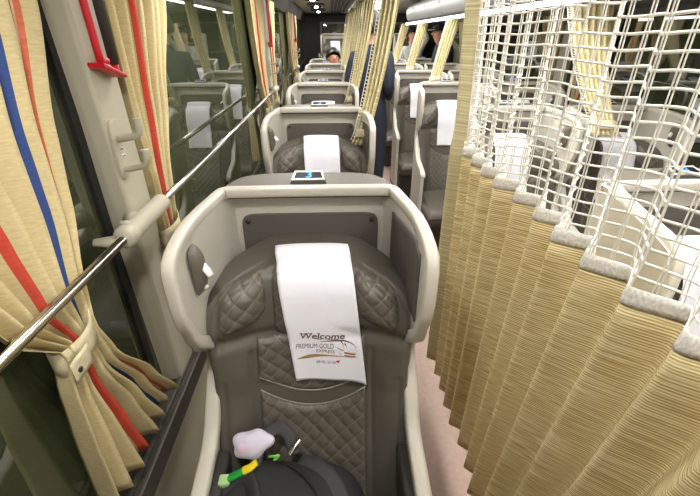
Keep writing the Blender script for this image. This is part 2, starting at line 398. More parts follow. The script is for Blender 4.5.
def make_seat(m):
    """m=1: lamp lever on the -x wing (single row); m=-1: on the +x wing (pairs)"""
    root = bpy.data.objects.new('coach_seat', None); C.objects.link(root); root.empty_display_size = .1
    # --- shell
    rows = [.1, .3, .5, .57, .60, .615, .635, .64, .645, .651, .658, .663, .668, .684, .70, .72, .743, .77, .80, .825, .848, .87, .89, .92, .95, .975, 1.0, 1.03, 1.05, 1.07, 1.10, 1.14, 1.155, 1.17, 1.18, 1.19, 1.195, 1.20, 1.202, 1.204, 1.206]
    NS = 24
    def P(s, yf):    # s in 0..1 from the middle of the back to the front edge
        tot = .198+(.05-yf)
        d = s*tot
        if d <= .198: return d, .05
        y = .05-(d-.198); return interp(XTAB, y), y
    sh = MB(); vs = []
    for z in rows:
        yf = min(interp(FRONT, z), .03)
        half = [P(k/NS, yf) for k in range(NS+1)]
        vs += [(-x, y, z) for x, y in half[::-1]]+[(x, y, z) for x, y in half[1:]]
    n = 2*NS+1
    sh.add(vs, [(j*n+i, j*n+i+1, (j+1)*n+i+1, (j+1)*n+i) for j in range(len(rows)-1) for i in range(n-1)])
    sh.build('shell', M['shell'], root, solid=.026, bevel=.007, off=0)
    # --- pale rolled rim
    pts = [(interp(XTAB, y)-.004, y, z) for z, y in FRONT[2:]]
    pts = pts[:-2]+[(.224, -.050, 1.204), (.213, -.010, 1.208), (.205, .001, 1.209), (.190, .004, 1.210)]
    right = smooth_path(pts, 2)
    path = right+[Vector((0, .004, 1.211))]+[Vector((-p.x, p.y, p.z)) for p in right[::-1]]
    rr_ = [.0128+.0055*min(1, max(0, (.98-p.z)/.10)) for p in path]
    MB().tube(path, rr_, 20, sq=.5).build('shell_rim', M['rim'], root)
    # --- inset panel behind the head, with two screws
    pn = MB()
    patch(pn, lambda u, v: (rrect(u, v*2-1, p=14)[0]*.180, .031, 1.0+rrect(u, v*2-1, p=14)[1]*.138), 20, 16, .012)
    pan = pn.build('recess_panel', M['panel'], root, smooth=False, bevel=.002)
    for sx in (-1, 1):
        MB().ellipsoid((sx*.163, .030, 1.118), (.007, .004, .007), 12, 6).build('screw', M['black'], pan)
    # --- taupe shelf over the rim
    cp = MB()
    poly = []
    for k in range(41):
        a = PI*k/40
        poly.append((.212*math.copysign(abs(math.cos(a))**.55, math.cos(a)), .008+.115*math.sin(a)**.6))
    nn = len(poly); vs = []
    for z, s in ((1.19, 1.0), (1.206, 1.0), (1.216, .965), (1.222, .90)):
        vs += [(x*s, .05+(y-.05)*s, z) for x, y in poly]
    cp.add(vs, [(j*nn+i, j*nn+i+1, (j+1)*nn+i+1, (j+1)*nn+i) for j in range(3) for i in range(nn-1)]+[tuple(3*nn+i for i in range(nn)), tuple(range(nn))]+[(j*nn+nn-1, j*nn, (j+1)*nn, (j+1)*nn+nn-1) for j in range(3)])
    cp.build('top_shelf', M['cap'], root, bevel=.003)
    # --- seat number display
    ds = MB()
    A = [(-.043, .024, 1.229), (.043, .024, 1.229), (.036, .066, 1.241), (-.036, .066, 1.241)]
    low = [(x*1.15, y+(.03 if y > .03 else -.004), 1.214) for x, y, z in A]
    ds.add(A+low, [(0,1,2,3), (0,4,5,1), (1,5,6,2), (2,6,7,3), (3,7,4,0)])
    dsp = ds.build('seat_display', M['dark'], root, smooth=False, bevel=.004)
    def on(px, py, lift=.0012):
        w = .043-.007*py
        q = Vector((px*w, .024+.042*py, 1.229+.012*py)); return q+Vector((0, -.31, .95))*lift
    fr = MB(); outer = [(-.97,.04),(.97,.04),(.97,.96),(-.97,.96)]; inner = [(-.86,.19),(.86,.19),(.85,.84),(-.85,.84)]
    vs = [on(*p, .002) for p in outer]+[on(*p, .002) for p in inner]
    fr.add(vs, [(k, (k+1) % 4, 4+(k+1) % 4, 4+k) for k in range(4)])
    fr.build('display_frame', M['rim'], dsp, smooth=False, solid=.002)
    MB().add([on(*p, .0015) for p in inner], [(0,1,2,3)]).build('display_screen', M['screen'], dsp, smooth=False, solid=.001)
    tv, tf, asp = text_mesh2d('3', offset=.015)
    MB().add([on(-.13+.34*x, .22+.58*y, .004) for x, y in tv], tf).build('number', M['blue_led'], dsp, smooth=False)
    # --- leather back
    bk = MB()
    def fb(u, v):
        z = .36+v*(1.0795-.36)
        x = u*bw(z); return (x, body_y(x, z), z)
    patch(bk, fb, 110, 150, .075)
    back = bk.build('backrest', M['leather'], root)
    # --- quilted centre panel
    cp = MB()
    def fc(u, v):
        zt = .682+3.4*(u*.134)**2
        z = .37+v*(zt-.37); x = u*.134
        e = min(1, min((1-abs(u))*.134, (1-v)*.3, v*.3)/.012)
        return (x, body_y(x, z)-.004-.011*math.sqrt(max(0, e))*(.45+.55*quilt(x, z)), z)
    patch(cp, fc, 80, 110, .02); cp.build('quilted_panel', M['leather2'], root)
    uq = MB()
    def fu(u, v):
        zb = .724+3.4*(u*.134)**2; z = zb+v*(.890-zb); x = u*.134
        e = min(1, min((1-abs(u))*.134, (1-v)*.13, v*.13)/.012)
        return (x, body_y(x, z)-.003-.010*math.sqrt(max(0, e))*(.45+.55*quilt(x, z)), z)
    patch(uq, fu, 80, 40, .02); uq.build('quilted_panel', M['leather2'], root)
    pp = MB()
    for dz in (0.002, .040):
        pp.tube([(x, body_y(x, .684+dz+3.4*x*x)-.006, .684+dz+3.4*x*x) for x in [(-.134+.268*k/24) for k in range(25)]], .0022, 6)
    pp.build('piping', M['piping'], back)
    # --- head cushion and two quilted side pillows
    hc = MB()
    def fh(u, v):
        a, b = rrect(u, v*2-1, p=10); z = .978+b*.088; x = a*.088
        e = 1-max(abs(u), abs(v*2-1))**6
        return (x, body_y(x, z)*.5+yb(z)*.5-.004-.014*e, z)
    patch(hc, fh, 26, 30, .02); hc.build('head_cushion', M['leather2'], root)
    for sx in (-1, 1):
        hp = MB()
        def fp(u, v):
            w = v*2-1; a, b = rrect(u, w, p=3.2)
            z = .991+b*.058-.018*(a if sx > 0 else -a); x = sx*.157+a*.054
            r = max(abs(u), abs(w)); e = (1-r**2.6)
            return (x, body_y(x, z)+.004-.027*e**.7-.006*e**.3*quilt(x, z), z)
        patch(hp, fp, 44, 50, .02); hp.build('head_pillow', M['leather2'], root)
    # --- seat cushion
    sc = MB()
    def fs(u, v):
        a = u; y = -.22-v*.52
        e = min(1, min(1-abs(u), (1-v)*1.2)/.12); return (a*.235, y, .38+.05*math.sqrt(max(0, e))-.02*math.sin(v*2.2)+.006*quilt(a*.2, y))
    vs = []; NU, NV = 40, 50
    for j in range(NV+1):
        for i in range(NU+1): vs.append(fs(i/NU*2-1, j/NV))
    base = len(vs)
    fsx = [(j*(NU+1)+i, j*(NU+1)+i+1, (j+1)*(NU+1)+i+1, (j+1)*(NU+1)+i) for j in range(NV) for i in range(NU)]
    sc.add(vs, fsx); sc.box(-.235, .235, -.72, -.16, .30, .40)
    sc.build('seat_cushion', M['leather'], root, smooth=True)
    for sx in (-1, 1):
        a = MB().box(sx*.232-.022, sx*.232+.022, -.50, -.27, .50, .625)
        a.build('armrest', M['dark'], root, bevel=.012)
    MB().box(-.24, .24, -.62, .02, .0, .30).build('seat_base', M['dark'], root, bevel=.02, smooth=False)
    # --- lamp lever in its pod on the inner wing
    side = -m
    def wing(y, z, off): return Vector((side*(interp(XTAB, y)-.013-off), y, z))
    pod = MB(); ctr = []
    def fpod(u, v):
        w = v*2-1; a, b = rrect(u, w, p=3)
        y = -.198+a*(.020+.008*max(0, w)); z = 1.108+b*.058
        e = 1-max(abs(u), abs(w))**4
        q = wing(y+.012*max(0, w)*0, z, .004+.020*e); return tuple(q)
    vs = []
    for j in range(21):
        for i in range(15): vs.append(fpod(i/14*2-1, j/20))
    pod.add(vs, [(j*15+i, j*15+i+1, (j+1)*15+i+1, (j+1)*15+i) for j in range(20) for i in range(14)])
    po = pod.build('lever_pod', M['cap'], root, solid=.004)
    lv = MB(); p0 = wing(-.196, 1.124, .020); p1 = wing(-.214, 1.104, .042)
    lv.tube([p0, (p0+p1)/2, p1], [.007, .009, .008], 8, flat=.6); lv.build('lever', M['white_plastic'], po)
    bt = MB(); bt.ellipsoid(wing(-.204, 1.070, .022), (.006, .006, .006), 10, 6); bt.build('button', M['rim'], po)
    # --- dark pad on the other wing
    pd = MB(); sd = m
    def fpad(i, j):
        y = -.235+i*.205; z = .985+j*.18-(.01 if i < .2 else 0)*j
        return (sd*(interp(XTAB, y)-.0145), y, z)
    pd.grid(fpad, 14, 12); pd.build('wing_pad', M['panel'], root, solid=.004)
    # small bracket under the window-side wing
    br = MB().box(side*.292-.016, side*.292+.016, -.135, -.122, .825, .895)
    b = br.build('side_bracket', M['pillar'], root, bevel=.004, smooth=False)
    MB().ellipsoid((side*.292, -.136, .845), (.005, .003, .005), 10, 6).build('screw', M['black'], b)
    return root

TW = .178
def make_towel(skew, printed, length=None):
    """head cloth laid over the crest; origin at seat base like the seat"""
    o = None; mb = MB()
    back = [(-.010, .965), (-.016, 1.032), (-.030, 1.073), (-.062, 1.093), (-.098, 1.092)]
    front = [(yb(z)-(.021 if z > .89 else .019)-.002, z) for z in (1.073, 1.054, 1.034, 1.0, .965, .92, .87, .83, .80, .785, .768)]
    prof = smooth_path([(0, y, z) for y, z in back+front], 5)
    cum = [0]
    for a, b in zip(prof, prof[1:]): cum.append(cum[-1]+(b-a).length)
    L = cum[-1]; crest = cum[20]
    def at(u, s, off=0):
        s = min(max(s, 0), L)
        k = max(i for i in range(len(cum)) if cum[i] <= s+1e-9); k = min(k, len(prof)-2)
        t = (s-cum[k])/(cum[k+1]-cum[k]); p = prof[k].lerp(prof[k+1], t)
        d = (prof[k+1]-prof[k]).normalized(); nrm = Vector((0, -abs(d.z), abs(d.y) if d.y < 0 else -abs(d.y)*0))
        nrm = Vector((0, d.z, -d.y)).normalized()
        f = max(0, (s-crest)/(L-crest))
        w = .0022*math.sin(u*55+s*9)*f+.004*(abs(u)/(TW/2))**3*(1-f)
        x = u+skew*(s-.13); y = p.y if s < crest else min(p.y, body_y(x, p.z)-.021)
        return Vector((x, y, p.z))+nrm*(off-w+.003)
    NU, NV = 24, 70
    mb.grid(lambda i, j: at((i-.5)*TW, j*L), NU, NV)
    o = mb.build('head_cloth', M['towel'], solid=.0016, off=0, recalc=True)
    # stitched hem
    if printed:
        def T(px, py):      # layout of the print, measured on the cloth
            left = 20+(py-20)*.215; right = 632+py*.078; bot = 475-45*(px-105)/560
            u = ((px-left)/(right-left)-.5)*TW; return u, (bot-py)*.000312/.86
        def place(mb, pts, faces, off=.0022, mi=0):
            vs = []
            for px, py in pts:
                u, v = T(px, py); vs.append(at(u, L-v, off))
            mb.add(vs, faces, None, mi)
        def word(body, x0, x1, yl, yr, hgt, mtl, nm, shear=0, offset=0):
            tv, tf, asp = text_mesh2d(body, shear, offset)
            mb = MB(); place(mb, [(x0+(x1-x0)*a, yl+(yr-yl)*a-hgt*b) for a, b in tv], tf)
            return mb.build(nm, mtl, o, smooth=False, recalc=False)
        w = word('Welcome', 140, 505, 128, 108, 50, M['print_brown'], 'lettering', .12, .012)
        # slab serifs on the tall strokes
        s = MB()
        for x0, x1, y0, y1 in ((134, 186, 82, 87), (176, 222, 79, 84), (198, 240, 78, 83), (276, 300, 72, 77), (270, 312, 119, 124), (372, 400, 113, 118), (402, 424, 112, 117), (426, 450, 110, 115)):
            place(s, [(x0, y0), (x1, y0-1), (x1, y1-1), (x0, y1)], [(0,1,2,3)])
        s.build('lettering', M['print_brown'], o, smooth=False, recalc=False)
        word('PREMIUM GOLD', 106, 412, 212, 188, 38, M['print_brown'], 'lettering', 0, 0)
        word('EXPRESS', 272, 420, 234, 226, 26, M['print_brown'], 'lettering', 0, 0)
        word('금호고속', 270, 428, 322, 312, 24, M['print_grey'], 'lettering', 0, .008)
        r = MB(); place(r, [(420, 288), (462, 276), (448, 306), (440, 296)], [(0,1,3), (1,2,3)]); r.build('red_mark', M['print_red'], o, smooth=False, recalc=False)
        sw = MB()
        def band(pts, mi=0):
            top = [(x, y-t*.8) for x, y, t in pts]; bot = [(x, y+t*.8) for x, y, t in pts]; n = len(pts)
            place(sw, top+bot, [(i, i+1, n+i+1, n+i) for i in range(n-1)], mi=mi)
        band([(115, 293, 2), (160, 284, 10), (210, 272, 17), (260, 262, 15), (310, 255, 10), (380, 247, 6), (440, 245, 5), (495, 243, 4)])
        band([(300, 140, 2), (370, 130, 5), (430, 124, 7), (490, 121, 7), (540, 125, 5), (580, 137, 4), (598, 158, 3)], 1)
        band([(470, 124, 5), (486, 140, 9), (494, 160, 8), (497, 185, 5), (498, 240, 5)], 1)
        band([(500, 140, 8), (514, 150, 8), (518, 165, 6)], 1)
        band([(440, 172, 3), (460, 186, 4), (494, 192, 4)], 1); band([(455, 216, 3), (470, 226, 3), (468, 242, 3)], 1)
        band([(498, 210, 9), (550, 213, 10), (588, 208, 9)]); band([(498, 236, 10), (545, 236, 10), (590, 228, 7)])
        band([(588, 150, 3), (592, 185, 4), (588, 210, 4)], 1)
        sw.build('bus_emblem', [M['print_gold'], M['print_brown']], o, smooth=False, recalc=False)
    else:
        pr = MB()
        hem = pr.grid(lambda i, j: at((i-.5)*TW*.98, L-.012+j*.0016, .0022), 12, 1)
        pr.build('hem', M['print_grey'] if False else M['towel'], o)
    return o

seat_l = make_seat(1); seat_r = make_seat(-1)
ordl = ['second', 'third', 'fourth', 'fifth', 'sixth']
def put_seat(proto, x, y, label, group, z=0, first=False):
    s = proto if first else copy_tree(proto)
    s.location = (x, y, z); return tag(s, label, 'seat', group)
GS = 'single seats along the left windows'; GP = 'paired seats across the aisle'
put_seat(seat_l, SEAT_X, RIM_Y, 'big taupe quilted leather seat in a beige shell holding a black backpack', GS, first=True)
for k in range(1, 6):
    where = ['directly behind the big front seat', 'third back along the rail', 'fourth back along the rail', 'fifth back along the rail', 'sixth back along the rail, passenger with black hair in it'][k-1]
    put_seat(seat_l, SEAT_X, RIM_Y+ROW*k, 'single beige-shelled window seat, '+where, GS)
put_seat(seat_l, .09, 8.40, 'raised single seat against the rear wall with a long white cloth', GS, z=.36)
PX = (.925, 1.48)
for k in range(6):
    n = ['nearest row', 'second row', 'third row', 'fourth row', 'fifth row', 'sixth row'][k]
    for j in range(2):
        put_seat(seat_r, PX[j], RIM_Y+ROW*k, ('aisle-side' if j == 0 else 'window-side')+' beige-shelled seat of the right-hand pairs, '+n+(' behind the net curtain' if k < 2 else ' from the front'), GP, first=(k == 0 and j == 0))
put_seat(seat_r, 1.42, 8.40, 'raised rear seat holding the person in a light grey jacket', GP, z=.36)

GT = 'white cloths over the headrests'
t1 = make_towel(.105, True); t1.location = (SEAT_X+.004, RIM_Y, 0)
tag(t1, 'white headrest cloth printed Welcome Premium Gold Express with a bus emblem', 'headrest cloth', GT)
tp = make_towel(.03, False); tp.location = (SEAT_X+.004, RIM_Y+ROW, 0)
tag(tp, 'plain white cloth over the headrest of the single seat directly behind the front one', 'headrest cloth', GT)
for k in range(2, 6):
    c = copy_tree(tp); c.location = (SEAT_X+random.uniform(-.008, .008), RIM_Y+ROW*k, 0)
    tag(c, 'white headrest cloth on the %s single seat along the left windows' % ordl[k-1], 'headrest cloth', GT)
c = copy_tree(tp); c.location = (.09, 8.40, .36); tag(c, 'white cloth on the raised single seat at the rear wall', 'headrest cloth', GT)
for k in range(6):
    for j in range(2):
        c = copy_tree(tp); c.location = (PX[j]+random.uniform(-.01, .01), RIM_Y+ROW*k, 0)
        tag(c, 'white headrest cloth on the %s seat in the %s right-hand pair' % (('aisle-side', 'window-side')[j], ['nearest']+ordl and (['nearest']+ordl)[k]), 'headrest cloth', GT)

# ------------------------------------------------------------------ grab rail with its brackets
RX, RZ = -.455, 1.160
rail = thing('grab_rail', 'long chrome grab rail running along the left windows', 'rail', (RX, 0, RZ))
MB().tube([(0, YF+.02, 0), (0, 3, 0), (0, YB-.02, 0)], .0098, 16).build('bar', M['chrome'], rail)
for y in PILLARS:
    b = MB(); y0 = y-.155
    b.tube([(0, y0, 0), (0, y0+.012, 0), (0, y0+.03, 0), (0, y0+.035, 0), (0, y0+.225, 0), (0, y0+.23, 0)], [.020, .026, .026, .022, .022, .018], 16)
    b.tube([(-.010, y0+.10, 0), (-.035, y0+.12, 0)], .02, 10)
    br = b.build('bracket', M['pillar'], rail)
    w = MB(); w.tube([(.0, y0+.016, -.006), (-.03, y0+.008, -.008), (-.062, y0-.002, -.004)], [.022, .020, .012], 12, flat=.6)
    w.tube([(.004, y0+.035, .012), (.0, y0+.032, .024), (-.012, y0+.03, .027)], [.008, .009, .006], 8)
    w.build('clamp_wing', M['pillar'], br)

# coat hooks and red hammer holders on the pillars
for i, y in enumerate(PILLARS):
    wh = ['on the nearest left pillar', 'on the second left pillar', 'on the farthest left pillar'][i]
    x0 = XL+.056
    h = thing('coat_hook', 'beige double coat hook '+wh, 'hook', (x0, y-.02, 1.322), 'double coat hooks on the window pillars')
    pl = MB(); patch(pl, lambda u, v: (rrect(u, v*2-1, p=4)[0]*.024, -.008, rrect(u, v*2-1, p=4)[1]*.066), 12, 20, .008)
    pl.v = [(-b-.0015, a, c) for a, b, c in pl.v]
    pl.build('back_plate', M['pillar'], h, bevel=.002)
    for dz in (.035, -.033):
        MB().tube(smooth_path([(.004, 0, dz-.012), (.03, -.002, dz-.008), (.052, -.004, dz-.002), (.060, -.006, dz+.012), (.060, -.006, dz+.034)], 4), [.008]*12+[.009]*4+[.011], 10).build('hook', M['pillar'], h)
    for dz in (.003, -.012):
        MB().ellipsoid((.009, 0, dz), (.003, .004, .004), 8, 6).build('screw', M['chrome'], h)
    e = thing('emergency_hammer', 'red emergency hammer in a dark holder '+wh, 'hammer', (x0, y-.005, 1.505), 'red emergency hammers')
    MB().tube(smooth_path([(.018, -.034, .30), (.022, -.034, .02), (.022, -.026, .003), (.020, -.005, -.002)], 4), .0075, 10).build('red_handle', M['red'], e)
    MB().prism([(-.045, -.002), (.045, -.030), (.045, -.038), (-.045, -.012)], 'x', 0, .034).build('red_foot', M['red'], e, bevel=.003)
    MB().tube([(.018, .028, -.03), (.018, .030, -.008)], .008, 10).build('red_socket', M['red'], e)
    MB().tube([(.016, .026, .30), (.018, .030, -.01)], .0105, 10).build('dark_holder', M['dark'], e)

# ------------------------------------------------------------------ window curtains
def tri(t): return 4*abs((t % 1)-.5)-1
def soft_tri(t):
    return math.asin(.96*math.sin(2*PI*t))/math.asin(.96)
def window_curtain(levels, npl, n=None, tieinfo=None, d=1):
    """levels: z, y0, y1, x, amp"""
    lv = levels; mb = MB(); zs = []
    zt = lv[0][0]; zb = lv[-1][0]
    NV = 44; NU = npl*10
    def at(k, z):
        tab = sorted((l[0], l[k]) for l in lv)
        # smooth: cubic ease between levels
        for (a, b), (c, d_) in zip(tab, tab[1:]):
            if z <= c+1e-9:
                t = (z-a)/(c-a); t = t*t*(3-2*t)*.5+t*.5; return b+(d_-b)*t
        return tab[-1][1]
    def fn(i, j):
        z = zt+(zb-zt)*j; y = at(1, z)+(at(2, z)-at(1, z))*i
        x = at(3, z)+d*at(4, z)*soft_tri(i*npl+.25)+d*.004*math.sin(i*17+z*5)
        return (x, y, z)
    mb.grid(fn, NU, NV, lambda i, j: (i, (zt+(zb-zt)*j)))
    return mb
def make_curtain(side, before):
    """origin: on the pillar at floor level. before=True hangs on the -y side of the pillar"""
    xo = .052 if side < 0 else -.052; d = 1 if side < 0 else -1
    root = bpy.data.objects.new('window_curtain', None); C.objects.link(root); root.empty_display_size = .1
    if before:
        lv = [(1.80, -.66, -.115, xo-d*.018, .020), (1.60, -.63, -.140, xo-d*.018, .020), (1.40, -.58, -.200, xo-d*.016, .020), (1.28, -.53, -.225, xo-d*.012, .019), (1.14, -.47, -.280, xo-d*.002, .018),
              (1.066, -.405, -.315, xo+d*.012, .018), (.98, -.42, -.29, xo+d*.010, .022), (.82, -.43, -.19, xo+d*.006, .028), (.665, -.435, -.105, xo+d*.002, .032)]
        tie = (-.36, 1.066)
    else:
        lv = [(1.80, .065, .50, xo-d*.012, .022), (1.64, .07, .45, xo-d*.012, .022), (1.40, .08, .33, xo-d*.010, .020), (1.20, .09, .22, xo, .018),
              (1.066, .085, .165, xo+d*.008, .017), (.98, .085, .19, xo+d*.008, .020), (.82, .08, .26, xo+d*.004, .024), (.665, .08, .34, xo, .026)]
        tie = (.125, 1.066)
    mb = window_curtain(lv, 7, d=d)
    mb.build('cloth', M['stripe'], root, solid=.0015, merge=False)
    # tie band: a cloth loop round the gathered neck, its tab pressed shut with a snap
    tb = MB(); cx = xo+d*.010
    def fr(i, j):
        a = 2*PI*i; tilt = .018*math.sin(a)
        return (cx+d*.033*math.cos(a)*(.9+.1*math.cos(3*a)), tie[0]+.052*math.sin(a), tie[1]+.024-j*.05+tilt)
    tb.grid(fr, 32, 3, lambda i, j: (i*.3, j*.05))
    tbo = tb.build('tie_band', M['beige_cloth'], root, solid=.002)
    tab = MB(); tab.grid(lambda i, j: (cx+d*(.036-.006*i), tie[0]-.02-i*.045, tie[1]+.004-j*.042-.010*i), 6, 4, lambda i, j: (i*.05, j*.05))
    tab.build('tie_tab', M['beige_cloth'], root, solid=.003)
    sn = MB(); sn.ellipsoid((cx+d*.033, tie[0]-.050, tie[1]-.028), (.004, .006, .006), 12, 6); sn.build('snap', M['black'], root)
    return root
GC = 'striped window curtains tied back at the pillars'
cur = {(s, b): make_curtain(s, b) for s in (-1, 1) for b in (True, False)}
used = set()
for i, y in enumerate(PILLARS):
    pn = ['nearest', 'second', 'farthest'][i]
    for s in (-1, 1):
        for b in (True, False):
            r = cur[s, b]
            if (s, b) in used: r = copy_tree(r)
            used.add((s, b)); r.location = (XL if s < 0 else XR, y, 0)
            tag(r, 'striped beige curtain tied back %s the %s pillar of the %s windows' % ('before' if b else 'just past', pn, 'left' if s < 0 else 'right'), 'curtain', GC)

# ------------------------------------------------------------------ the near net-and-gold curtain beside the aisle
CX = .44; PITCH = .1; AMP = .027
ZB, ZM, ZTOP = .25, 1.212, 1.855
def cur_pt(q, z):
    """q: running position along the cloth measured in metres of Y at the seam height (from the far end towards the camera)"""
    i = q/PITCH
    y = 1.33-q
    lean = .015*i if z < ZM else 0.0
    y += lean*(ZM-z)
    if q < .1: y += .06*(1-q/.1)*max(0, z-ZM)*1.6
    ph = i
    w = soft_tri(ph)
    a = AMP*((.58 if z > ZM+.06 else 1-.42*max(0, z-ZM)/.06) if z > ZM else 1-.15*(ZM-z))*(1+.12*math.sin(i*2.1))
    x = CX+a*w+.006*math.sin(i*1.3+1.0)+.02*(ZM-z)*math.sin(i*.5)*.4
    return Vector((x, y, z))
Q0, Q1 = -.035, 1.75
nets = thing('privacy_curtain', 'tall pleated gold curtain with an open white net top beside the aisle', 'curtain', (CX, .5, 0))
off = Vector((-CX, -.5, 0))
NQ = 230
gm = MB(); gm.grid(lambda i, j: cur_pt(Q0+.035+(Q1-Q0-.035)*i, ZM+(ZB-ZM)*j)+off, NQ, 24, lambda i, j: ((Q1-Q0)*i*1.4, (ZM+(ZB-ZM)*j)))
gm.build('gold_panel', M['gold'], nets, solid=.0018, merge=False)
tm = MB(); tm.grid(lambda i, j: cur_pt(Q0+.035+(Q1-Q0-.035)*i, ZM-.003+.028*j)+off+Vector((-.002, 0, 0)), NQ, 3, lambda i, j: ((Q1-Q0)*i*1.4, .028*j))
tm.build('seam_tape', M['tape'], nets, solid=.004, merge=False)
sv = MB(); sv.grid(lambda i, j: cur_pt(Q0+.042*i, ZTOP+(ZB-ZTOP)*j)+Vector((-.012*(1-i), .012, 0))+off, 6, 40, lambda i, j: (.035*i, (ZTOP+(ZB-ZTOP)*j)))
sv.build('selvedge', M['gold_tie'], nets, solid=.003, merge=False)
tp_ = MB(); tp_.grid(lambda i, j: cur_pt(Q0+(Q1-Q0)*i, ZTOP-.02+.03*j)+off, NQ, 2, lambda i, j: ((Q1-Q0)*i*1.4, .03*j))
tp_.build('heading_tape', M['tape'], nets, solid=.003, merge=False)
net = MB()
zrow = ZM+.040
while zrow < ZTOP-.01:
    net.tube([cur_pt(.005+(Q1-.005)*k/200, zrow+.0015*math.sin(k*.7))+off for k in range(201)], .0021, 4, cap=False)
    zrow += .0215
net.build('net_thread', M['thread'], nets, merge=False).name = 'net_weft'
wp = MB(); arc = 0; q = .005; nxt = 0; prev = cur_pt(q, 1.5)
while q < Q1:
    if arc >= nxt:
        for dq in (0, .0035):
            wp.tube([cur_pt(q+dq, ZM+.02+(ZTOP-ZM-.02)*k/14)+off+Vector((-.001, 0, 0)) for k in range(15)], .0014, 4, cap=False)
        nxt += .027
    q += .001; p = cur_pt(q, 1.5); arc += (p-prev).length; prev = p
wp.build('net_warp', M['thread'], nets, merge=False)

# ------------------------------------------------------------------ gathered curtains tied to the seats
def strip_curtain(name, top, mid, bot, wtop, wbot, folds, wdir=(1, 0, 0)):
    top, mid, bot = Vector(top), Vector(mid), Vector(bot); wd = Vector(wdir).normalized()
    root = thing(name, None, None, (top.x, top.y, 0)); o = -Vector((top.x, top.y, 0))
    ax = (bot-top).normalized(); nd = ax.cross(wd).normalized()
    def fn(i, j):
        c = top*(1-j)**2+mid*2*j*(1-j)+bot*j*j
        w = wtop+(wbot-wtop)*min(1, j*1.1)
        if j > .93: w *= 1+.35*(j-.93)/.07
        a = .016*(1-.35*j)
        return c+wd*(i-.5)*w+nd*a*soft_tri(i*folds)+o
    mb = MB(); mb.grid(fn, folds*8, 40, lambda i, j: (i*.4, j*1.5)); mb.build('cloth', M['gold_tie'], root, solid=.002, merge=False)
    # open net edge along one side
    nt = MB()
    for k in range(48):
        j = .01+k*.96/48
        nt.tube([fn(0, j), Vector(fn(0, j))-wd*.011+Vector((0, 0, .003))], .0022, 4, cap=False)
    nt.tube([Vector(fn(0, .01+k*.96/30))-wd*.012 for k in range(31)], .002, 4, cap=False)
    nt.build('net_edge', M['thread'], root, merge=False)
    j = .93; c = Vector(fn(.5, j)); tb = MB()
    tb.grid(lambda i, v: c+wd*(wbot*.55)*math.cos(2*PI*i)+nd*.022*math.sin(2*PI*i)-ax*(.02-.04*v), 20, 2, lambda i, v: (i*.3, v*.05))
    tb.build('tie_band', M['beige_cloth'], root, solid=.002)
    return root
GA = 'gathered aisle curtains tied to the seats'
for k in range(1, 6):
    y = RIM_Y+ROW*k
    r = strip_curtain('aisle_curtain', (.315, y+.12, 1.86), (.26, y-.02, 1.46), (.140, y-.10, 1.05), .09, .07, 4, (1, -.3, 0))
    tag(r, 'gathered beige curtain tied into the aisle side of the %s single seat' % ordl[k-1], 'curtain', GA)
for k, (a, b) in enumerate([(2, 'third'), (3, 'fourth'), (4, 'fifth')]):
    y = RIM_Y+ROW*a
    r = strip_curtain('aisle_curtain', (1.06, y+.48, 1.69), (.98, y+.40, 1.47), (.87, y+.22, 1.18), .10, .075, 4, (1, -.2, 0))
    tag(r, 'straight gathered curtain hanging from the lit bin edge behind the %s right-hand row' % b, 'curtain', GA)
# the curtain further along, seen through the net
r = strip_curtain('aisle_curtain', (1.12, 1.95, 1.69), (1.14, 1.93, 1.45), (1.20, 1.72, 1.16), .18, .09, 6, (1, -.2, 0))
tag(r, 'wide gathered curtain between the second right-hand pair, seen through the white net', 'curtain', GA)

# ------------------------------------------------------------------ rails, lights and luggage bin
cr = thing('curtain_rail', 'pale curtain rail under the ceiling above the left edge of the aisle', 'rail', (.40, 0, 1.86))
MB().box(-.12, .055, YF+.02, 7.3, 0.0, .02).build('track', M['white_plastic'], cr, smooth=False, bevel=.004)
MB().box(-.10, .04, YF+.02, 7.3, .02, .06).build('hanger', M['white_plastic'], cr, smooth=False)
ls = thing('light_strip', 'bright white light strip along the ceiling over the edge of the aisle', 'light strip', (.478, 0, 1.885))
MB().box(-.016, .016, YF+.05, 7.2, 0.01, .03).build('diffuser', M['led'], ls, smooth=False, bevel=.006)
MB().box(-.028, .028, YF+.03, 7.22, .03, .036).build('backing', M['white_plastic'], ls, smooth=False)
lb = thing('luggage_bin', 'long grey overhead luggage bin with a rounded end, above the right-hand seats', 'luggage bin', (0, 0, 0))
prof = [(1.0, 1.70), (1.05, 1.695), (XR-.01, 1.70), (XR-.01, 1.915), (1.12, 1.915), (1.04, 1.905), (.985, 1.87), (.965, 1.82), (.97, 1.76), (.985, 1.72)]
vs = []; n = len(prof); ysec = [(YF+.02, 1), (2, 1), (4, 1), (5.6, 1), (5.85, .97), (5.98, .88), (6.05, .7)]
cz = 1.81
mb = MB(); vs = []
for y, s in ysec: vs += [(XR-.01-(XR-.01-x)*(.7+.3*s), y, cz+(z-cz)*s) for x, z in prof]
mb.add(vs, [(j*n+i, j*n+(i+1) % n, (j+1)*n+(i+1) % n, (j+1)*n+i) for j in range(len(ysec)-1) for i in range(n)]+[tuple(range(n)), tuple((len(ysec)-1)*n+i for i in range(n))])
mb.build('bin_body', M['bin'], lb, bevel=.01)
for k in range(5):
    y = 5.4-k*.62
    MB().ellipsoid((1.18, y, 1.694), (.028, .028, .006), 14, 6).build('reading_lamp', M['dark'], lb)
    MB().box(.962, .97, y-.12, y-.02, 1.80, 1.825).build('latch', M['dark'], lb, smooth=False, bevel=.003)
MB().box(.985, 1.12, YF+.05, 5.9, 1.688, 1.694).build('seam', M['dark'], lb, smooth=False)
l2 = thing('light_strip', 'bright white light strip under the luggage bin edge', 'light strip', (1.0, 0, 1.675))
